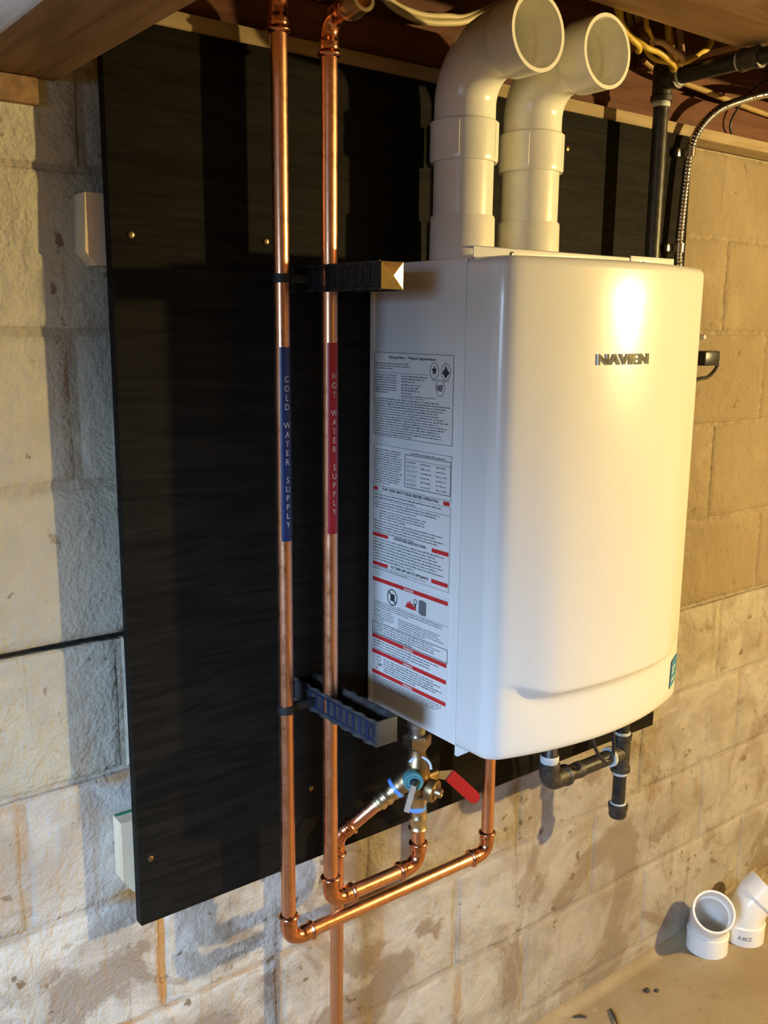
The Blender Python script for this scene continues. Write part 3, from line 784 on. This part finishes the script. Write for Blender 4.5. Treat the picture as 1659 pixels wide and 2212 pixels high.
# ================================================================== pipe brackets standing out from the board
def make_bracket(z0, z1, label, kind):
    x0, x1 = .7375, .7725; y0, y1 = BY - .0005, -.2650; h = z1 - z0
    r = thing('pipe_bracket', ((x0 + x1) / 2, y0, z0), label, 'pipe bracket', 'pipe brackets on the board')
    n = 46
    def wall_strip(xa, sgn, nm):
        vs = []; fs = []
        for i in range(n + 1):
            y = y0 + (y1 - y0) * i / n; wv = .0022 * math.sin(i / n * 2 * PI * 7.5) * sgn
            col = [(xa + sgn * -.0016 + wv * .9, z0 - .002), (xa + sgn * -.0022 + wv * .9, z0 + .001), (xa, z0 + .004), (xa, z1 - .004), (xa + sgn * -.0022 + wv * .9, z1 - .001), (xa + sgn * -.0016 + wv * .9, z1 + .002)]
            vs += [(a, y, b) for a, b in col] + [(a + sgn * .0026, y, b) for a, b in reversed(col)]
        k = 12
        for i in range(n):
            for j in range(k): j2 = (j + 1) % k; fs.append((i * k + j, i * k + j2, (i + 1) * k + j2, (i + 1) * k + j))
        fs.append(tuple(range(k))); fs.append(tuple(n * k + j for j in reversed(range(k))))
        return MB().add(vs, fs)
    obj('side_wall', wall_strip(x0, 1, 'l'), kind, r); obj('side_wall', wall_strip(x1, -1, 'r'), kind, r)
    obj('floor_web', MB().box((x0 + .002, y1 + .001, z0 + .003), (x1 - .002, y0, z0 + .006)), kind, r)
    obj('end_plate', MB().box((x0 - .0005, y1 - .0015, z0 - .0015), (x1 + .0005, y1 + .003, z1 + .0015), .0012), kind, r)
    for i in range(11):
        y = y0 - .030 - i * .0156
        obj('rib', MB().box((x0 - .0018, y - .0018, z0 + .0045), (x0 + .0006, y + .0018, z1 - .0045), .0005), 'plastic_blue' if kind == 'plastic_slate' else kind, r)
    for zr in (z1 - .0062, z0 + .0044): obj('rail', MB().box((x0 - .0016, y1 + .003, zr), (x0 + .0006, y0 - .02, zr + .0018), .0004), 'plastic_blue' if kind == 'plastic_slate' else kind, r)
    zc = (z0 + z1) / 2
    # strap that holds the cold line
    ring_pts = [(CX + math.cos(a) * (CR + .0018), CY + math.sin(a) * (CR + .0018)) for a in [2 * PI * k / 28 for k in range(28)]]
    m = MB(); zz = zc - .001
    for A, B in ((CR + .0022, CR + .0002),):
        vs = []; fs = []; nn = 32
        for k in range(nn):
            a = 2 * PI * k / nn; c, s_ = math.cos(a), math.sin(a)
            vs += [(CX + c * A, CY + s_ * A, zz - .0058), (CX + c * A, CY + s_ * A, zz + .0058), (CX + c * B, CY + s_ * B, zz + .0058), (CX + c * B, CY + s_ * B, zz - .0058)]
        for k in range(nn):
            k2 = (k + 1) % nn
            for j in range(4): j2 = (j + 1) % 4; fs.append((4 * k + j, 4 * k + j2, 4 * k2 + j2, 4 * k2 + j))
        m.add(vs, fs)
    m.box((CX + CR, CY - .004, zz - .0055), (x0 + .001, CY + .004, zz + .0055), .001)
    obj('strap', m, 'plastic_black', r)
    return r, x0, x1, y0, y1
b1, bx0, bx1, by0, by1 = make_bracket(.0445, .0765, 'black pipe bracket with shiny end near the heater top', 'plastic_black')
def pyramid(ys, depth, zc, hz):
    m = MB(); o = [(bx0, ys, zc - hz), (bx1, ys, zc - hz), (bx1, ys, zc + hz), (bx0, ys, zc + hz)]
    m.add(o + [((bx0 + bx1) / 2, ys - depth, zc)] + [(a, b + .0006, c) for a, b, c in o], [(0, 1, 4), (1, 2, 4), (2, 3, 4), (3, 0, 4), (5, 6, 7, 8), (0, 1, 6, 5), (1, 2, 7, 6), (2, 3, 8, 7), (3, 0, 5, 8)]); return m
obj('end_cap', pyramid(by1 - .0021, .0030, .0605, .0165), 'gold', b1, angle=2)['label'] = 'shiny faceted end cap'
b2, *_ = make_bracket(-.5690, -.5350, 'slate ribbed pipe bracket below the heater side label', 'plastic_slate')
m = MB(); vs = []; nn = 28
pts = [(bx0 - .0016, by1 + .012 + math.cos(2 * PI * k / nn) * .0062, -.552 + math.sin(2 * PI * k / nn) * .0090) for k in range(nn + 1)]
obj('end_ring', MB().sweep(pts, .0012, 8, False), 'plastic_blue', b2)

# ================================================================== black iron gas line
GX, GY, GB = 1.466, -.120, -.838; GR = .01335
gas = thing('gas_pipe', (GX, GY, -.975), 'black iron gas pipe running down the right side of the heater', 'gas pipe')
GT = .424
def band(o, d, r, h=.008): return MB().lathe(V(o) - V(d) * h / 2, d, [(0, r * .93), (h * .2, r), (h * .8, r), (h, r * .93)], 26)
obj('pipe', tube((GX, GY, GB + .02), (GX, GY, GT - .02), GR), 'iron', gas)
tee = MB().lathe((GX, GY, GT - .036), (0, 0, 1), [(0, .0168), (.001, .0195), (.009, .0195), (.011, .0172), (.058, .0172), (.061, .0150), (.064, .008)], 28)
tee.lathe((GX, GY, GT), (0, -1, 0), [(0, .0165), (.024, .0172), (.0255, .0195), (.034, .0195), (.035, .0168)], 28)
t1 = obj('upper_elbow', tee, 'iron_fit', gas)
obj('thread_band', band((GX, GY, GT - .040), (0, 0, 1), .0152, .009), 'dope', t1)
obj('thread_band', band((GX, GY - .0365, GT), (0, -1, 0), .0152, .005), 'dope', t1)
obj('pipe', tube((GX, GY - .03, GT), (GX, -1.5, GT + .01), GR), 'iron', gas)
cpl = obj('coupling', MB().lathe((GX, -.272, GT + .002), (0, -1, .007), [(0, .0150), (.001, .0182), (.008, .0182), (.010, .0165), (.028, .0165), (.030, .0182), (.037, .0182), (.038, .0150)], 28), 'iron_fit', gas)
obj('thread_band', band((GX, -.2695, GT + .0015), (0, -1, 0), .0150, .005), 'dope', cpl)
# lower tee, branch to the heater and drip leg
tee = MB().lathe((GX, GY, GB - .040), (0, 0, 1), [(0, .0168), (.001, .0197), (.010, .0197), (.012, .0176), (.068, .0176), (.070, .0197), (.079, .0197), (.080, .0168)], 28)
tee.lathe((GX, GY, GB), (-1, 0, 0), [(0, .0170), (.026, .0176), (.028, .0197), (.037, .0197), (.038, .0168)], 28)
t2 = obj('tee', tee, 'iron_fit', gas)
obj('thread_band', band((GX, GY, GB + .042), (0, 0, 1), .0162, .006), 'dope', t2)
obj('thread_band', band((GX - .036, GY, GB), (-1, 0, 0), .0199, .008), 'dope', t2)
obj('thread_band', band((GX, GY, GB - .043), (0, 0, 1), .0152, .008), 'dope', t2)
obj('drip_leg', tube((GX, GY, GB - .03), (GX, GY, -.952), GR), 'iron', gas)
dcap = obj('drip_cap', MB().lathe((GX, GY, -.980), (0, 0, 1), [(0, .010), (.002, .0155), (.006, .0178), (.018, .0182), (.022, .0200), (.030, .0200), (.032, .0165)], 28), 'iron_fit', gas)
obj('thread_band', band((GX, GY, -.9475), (0, 0, 1), .0165, .004), 'dope', dcap)
GI = 1.254
obj('nipple', tube((GX - .03, GY, GB), (1.332, GY, GB), .0146), 'iron', gas)
obj('union', MB().lathe((1.345, GY, GB), (-1, 0, 0), [(0, .0146), (.001, .0160), (.012, .0160), (.013, .0150), (.046, .0150)], 26), 'iron_fit', gas)
pe = resample(fillet([(1.306, GY, GB), (GI, GY, GB), (GI, GY, GB + .040)], .020, 12), .002); s = arclen(pe); L = s[-1]
obj('elbow', MB().sweep(pe, [(.0205 if min(d, L - d) < .010 else .0184) - (.002 if min(d, L - d) < .001 else 0) for d in s], 28), 'iron_fit', gas)
obj('inlet_nipple', MB().lathe((GI, GY, GB + .03), (0, 0, 1), [(0, .0165), (.016, .0165), (.028, .0160), (.030, .0145), (HZ0 - GB - .030, .0145)], 26), 'iron', gas)
obj('thread_band', band((GI, GY, GB + .047), (0, 0, 1), .0176, .015), 'dope', gas)

# ================================================================== electrical: conduit, outlet box, cords, cables
kx = thing('outlet_box', (1.62, -.10, -.11), 'grey outlet box on the board behind the heater right edge', 'outlet box')
obj('box', MB().box((1.585, BY - .0005, -.115), (1.653, -.100, .020), .003), 'box_grey', kx)
obj('cover', MB().box((1.581, -.1002, -.119), (1.657, -.1025, .024), .001), 'box_grey', kx)
obj('cover_screw', MB().lathe((1.655, -.1026, -.0185), (.3, -1, 0), [(0, .0050), (.010, .0050), (.012, .003)], 14), 'label', kx)
cord = thing('power_cord', (1.68, -.1, -.1), 'black power cord looping out beside the heater right edge', 'cord')
obj('plug', MB().box((1.640, -.130, -.074), (1.690, -.1030, -.045), .004).box((1.682, -.124, -.066), (1.698, -.108, -.048), .003), 'rubber', cord)
obj('cord', MB().sweep(smooth([(1.690, -.116, -.056), (1.702, -.117, -.064), (1.700, -.118, -.074), (1.685, -.120, -.086), (1.660, -.124, -.096), (1.60, -.13, -.11), (1.50, -.16, -.20), (1.37, -.16, -.50), (1.365, -.17, -.70), (1.370, -.175, -.79), (1.345, -.17, -.80), (1.318, -.16, -.74), (1.30, -.15, -.62), (1.30, -.15, -.6065)]), .0036, 12), 'rubber', cord)
# flexible metal conduit with a spiral jacket
cp = resample(smooth([(1.606, -.082, .0205), (1.604, -.080, .10), (1.602, -.078, .16), (1.609, -.078, .27), (1.616, -.078, .325), (1.634, -.082, .368), (1.672, -.092, .405), (1.725, -.104, .428), (1.80, -.118, .450), (1.90, -.13, .462), (2.10, -.15, .46)], 12), .00185)
cdt = thing('metal_conduit', (1.606, -.08, .02), 'shiny flexible metal conduit curving down the board right edge', 'conduit')
s = arclen(cp)
obj('jacket', MB().sweep(cp, [.0066 + .0016 * abs(math.sin(d * PI / .0068)) for d in s], 14), 'galv', cdt, angle=60)
for (z, x) in ((.150, 1.602), (.325, 1.616)):
    obj('clamp', MB().lathe((x, -.079, z - .009), (0.03, 0, 1), [(0, .0086), (.001, .0098), (.017, .0098), (.018, .0086)], 20).box((x - .024, -.0575, z - .008), (x - .004, -.0700, z + .008), .002), 'galv', cdt)

def cable(name, pts, r, mat, label, cat='cable', group=None):
    o = obj(name, MB().sweep(smooth(pts, 10), r, 10), mat); return tag(o, label, cat, group)
cable('ceiling_cable', [(.80, -.05, .56), (.905, -.032, .482), (.935, -.032, .461), (.985, -.032, .452), (1.04, -.034, .458), (1.085, -.036, .471), (1.15, -.05, .51), (1.2, -.06, .56)], .0052, 'cream_cable', 'cream cable sagging under the ceiling behind the nearer vent elbow')
cable('ceiling_cable', [(.80, -.06, .57), (.89, -.036, .500), (.93, -.030, .470), (.985, -.030, .4615), (1.04, -.032, .468), (1.085, -.034, .477), (1.16, -.05, .52), (1.2, -.06, .57)], .0045, 'cream_cable', 'thinner cream cable lying along the sagging ceiling cable')
G_ = 'yellow cables over the gas elbow'
cable('yellow_cable', [(1.238, -.20, .58), (1.246, -.20, .478), (1.258, -.20, .450), (1.295, -.20, .434), (1.33, -.17, .440), (1.36, -.13, .49), (1.37, -.10, .58)], .0046, 'romex', 'yellow cable bulging beside the farther vent elbow mouth', group=G_)
cable('yellow_cable', [(1.303, -.20, .58), (1.309, -.20, .476), (1.318, -.20, .459), (1.342, -.19, .447), (1.375, -.15, .47), (1.39, -.12, .58)], .0042, 'romex', 'short yellow cable hooking down behind the ceiling joist', group=G_)
cable('yellow_cable', [(1.364, -.20, .58), (1.367, -.20, .474), (1.374, -.20, .447), (1.394, -.198, .434), (1.425, -.17, .446), (1.44, -.13, .58)], .0040, 'romex', 'upright yellow cable straight above the gas elbow', group=G_)
cable('yellow_cable', [(1.255, -.15, .58), (1.275, -.18, .47), (1.308, -.20, .4365), (1.345, -.20, .4330), (1.378, -.198, .4260), (1.405, -.19, .4235), (1.432, -.16, .440), (1.45, -.12, .58)], .0046, 'romex', 'yellow cable slanting down left of the gas elbow', group=G_)
cable('yellow_cable', [(1.36, -.12, .58), (1.375, -.15, .455), (1.395, -.185, .4285), (1.417, -.20, .4300), (1.455, -.20, .450), (1.485, -.20, .476), (1.50, -.19, .58)], .0044, 'romex', 'yellow cable slanting up right of the gas elbow', group=G_)
cable('brown_cable', [(1.30, -.13, .58), (1.325, -.19, .462), (1.352, -.205, .446), (1.392, -.205, .4360), (1.42, -.19, .448), (1.435, -.15, .58)], .0050, 'wood_x', 'tan cable lying among the yellow cables over the gas elbow')
cable('wall_cable', [(1.50, -.05, .475), (1.57, -.045, .462), (1.72, -.045, .452), (1.90, -.045, .440), (2.2, -.045, .43)], .0055, 'old_cable', 'aged yellow cable running along the rim wood behind the conduit')
cable('thin_wire', [(1.93, -.06, .52), (1.84, -.055, .47), (1.79, -.050, .415), (1.80, -.045, .385), (1.86, -.042, .372), (1.95, -.042, .368)], .0022, 'rubber', 'thin brown wire drooping behind the metal conduit', 'wire')

# ================================================================== loose PVC elbows on the floor
FZ = -1.505
def floor_elbow(base, az, label, bend=45):
    b = V(base); r = thing('pvc_elbow', base, label, 'pipe fitting', 'loose elbows on the floor')
    hd = V((math.cos(az), math.sin(az), 0)); d2 = (V((0, 0, 1)) * math.cos(math.radians(bend)) + hd * math.sin(math.radians(bend))).normalized()
    c = b + V((0, 0, .078)); pa = resample(fillet([b, c, c + d2 * .078], .085, 16), .003); s = arclen(pa); L = s[-1]; ro = []; ri = []
    for d in s:
        e = min(d, L - d)
        ro.append(.0495 if e < .044 else (.0495 - (e - .044) / .003 * .0035 if e < .047 else .0460)); ri.append(.0445 if e < .042 else .0400)
    obj('body', MB().shell(pa, ro, ri, 48), 'pvc_white', r)
    obj('mould_seam', MB().lathe(b + V((0, 0, .0435)), (0, 0, 1), [(0, .0494), (.0008, .0502), (.0020, .0502), (.0028, .047)], 48, False), 'pvc_white', r)
    return r, b
f1, _ = floor_elbow((1.922, -.066, FZ + .0006), math.radians(222), 'white PVC elbow on the floor with its mouth towards the room')
f2, fb = floor_elbow((2.035, -.095, FZ + .0006), math.radians(-28), 'white PVC elbow on the floor leaning right at the picture edge')
m = MB(); v, f, tw, th = text_geo('A-ECZ', .02)
out = []
for a, b_, _ in v:
    ang = math.radians(-145) + a * .034 / tw / .0499; out.append((fb.x + math.cos(ang) * .0499, fb.y + math.sin(ang) * .0499, FZ + .0235 + b_ * .0095 / th))
obj('stamped_print', m.add(out, f), 'ink_grey', f2)

# floor litter
for i, (a, b, r, lab) in enumerate((((1.470, -.032, 0), (1.490, -.052, .002), .0030, 'short dark twig on the floor below the relief pipe'), ((1.555, -.066, 0), (1.525, -.110, .003), .0035, 'longer dark twig at the bottom edge of the floor'))):
    A = V(a) + V((0, 0, FZ + r * .8)); B = V(b) + V((0, 0, FZ + r * .8)); mid = A.lerp(B, .55) + V((.003, .002, .001))
    tag(obj('twig', MB().sweep([A, mid, B], [r * .7, r, r * .5], 8), 'debris'), lab, 'debris')
for i, (x, y, r, lab) in enumerate(((1.672, -.077, .0075, 'larger of two dark pebbles on the floor'), (1.690, -.090, .0055, 'smaller of two dark pebbles on the floor'))):
    tag(obj('pebble', MB().lathe((x, y, FZ), (0, 0, 1), [(0, r * .8), (r * .3, r), (r * .7, r * .75), (r * .9, r * .3)], 10), 'debris'), lab, 'debris')

# ================================================================== the lamp that lights the corner (right of the frame)
lamp = thing('hanging_bulb', (BULB.x, BULB.y, BULB.z), 'bare warm bulb in a porcelain socket hanging right of the heater', 'lamp')
obj('socket', MB().lathe((BULB.x, BULB.y, BULB.z + .050), (0, 0, 1), [(0, .018), (.004, .021), (.035, .021), (.045, .012), (.050, .005)], 24), 'porcelain', lamp)
obj('cord', MB().sweep([(BULB.x, BULB.y, BULB.z + .09), (BULB.x, BULB.y, .447)], .0035, 8), 'rubber', lamp)
bl = bpy.data.lights.new('bulb_light', 'POINT'); bl.energy = BULB_POWER; bl.color = BULB_COLOR; bl.shadow_soft_size = .03
bo = bpy.data.objects.new('bulb_light', bl); COL.objects.link(bo); bo.location = BULB + V((0, 0, ZO))
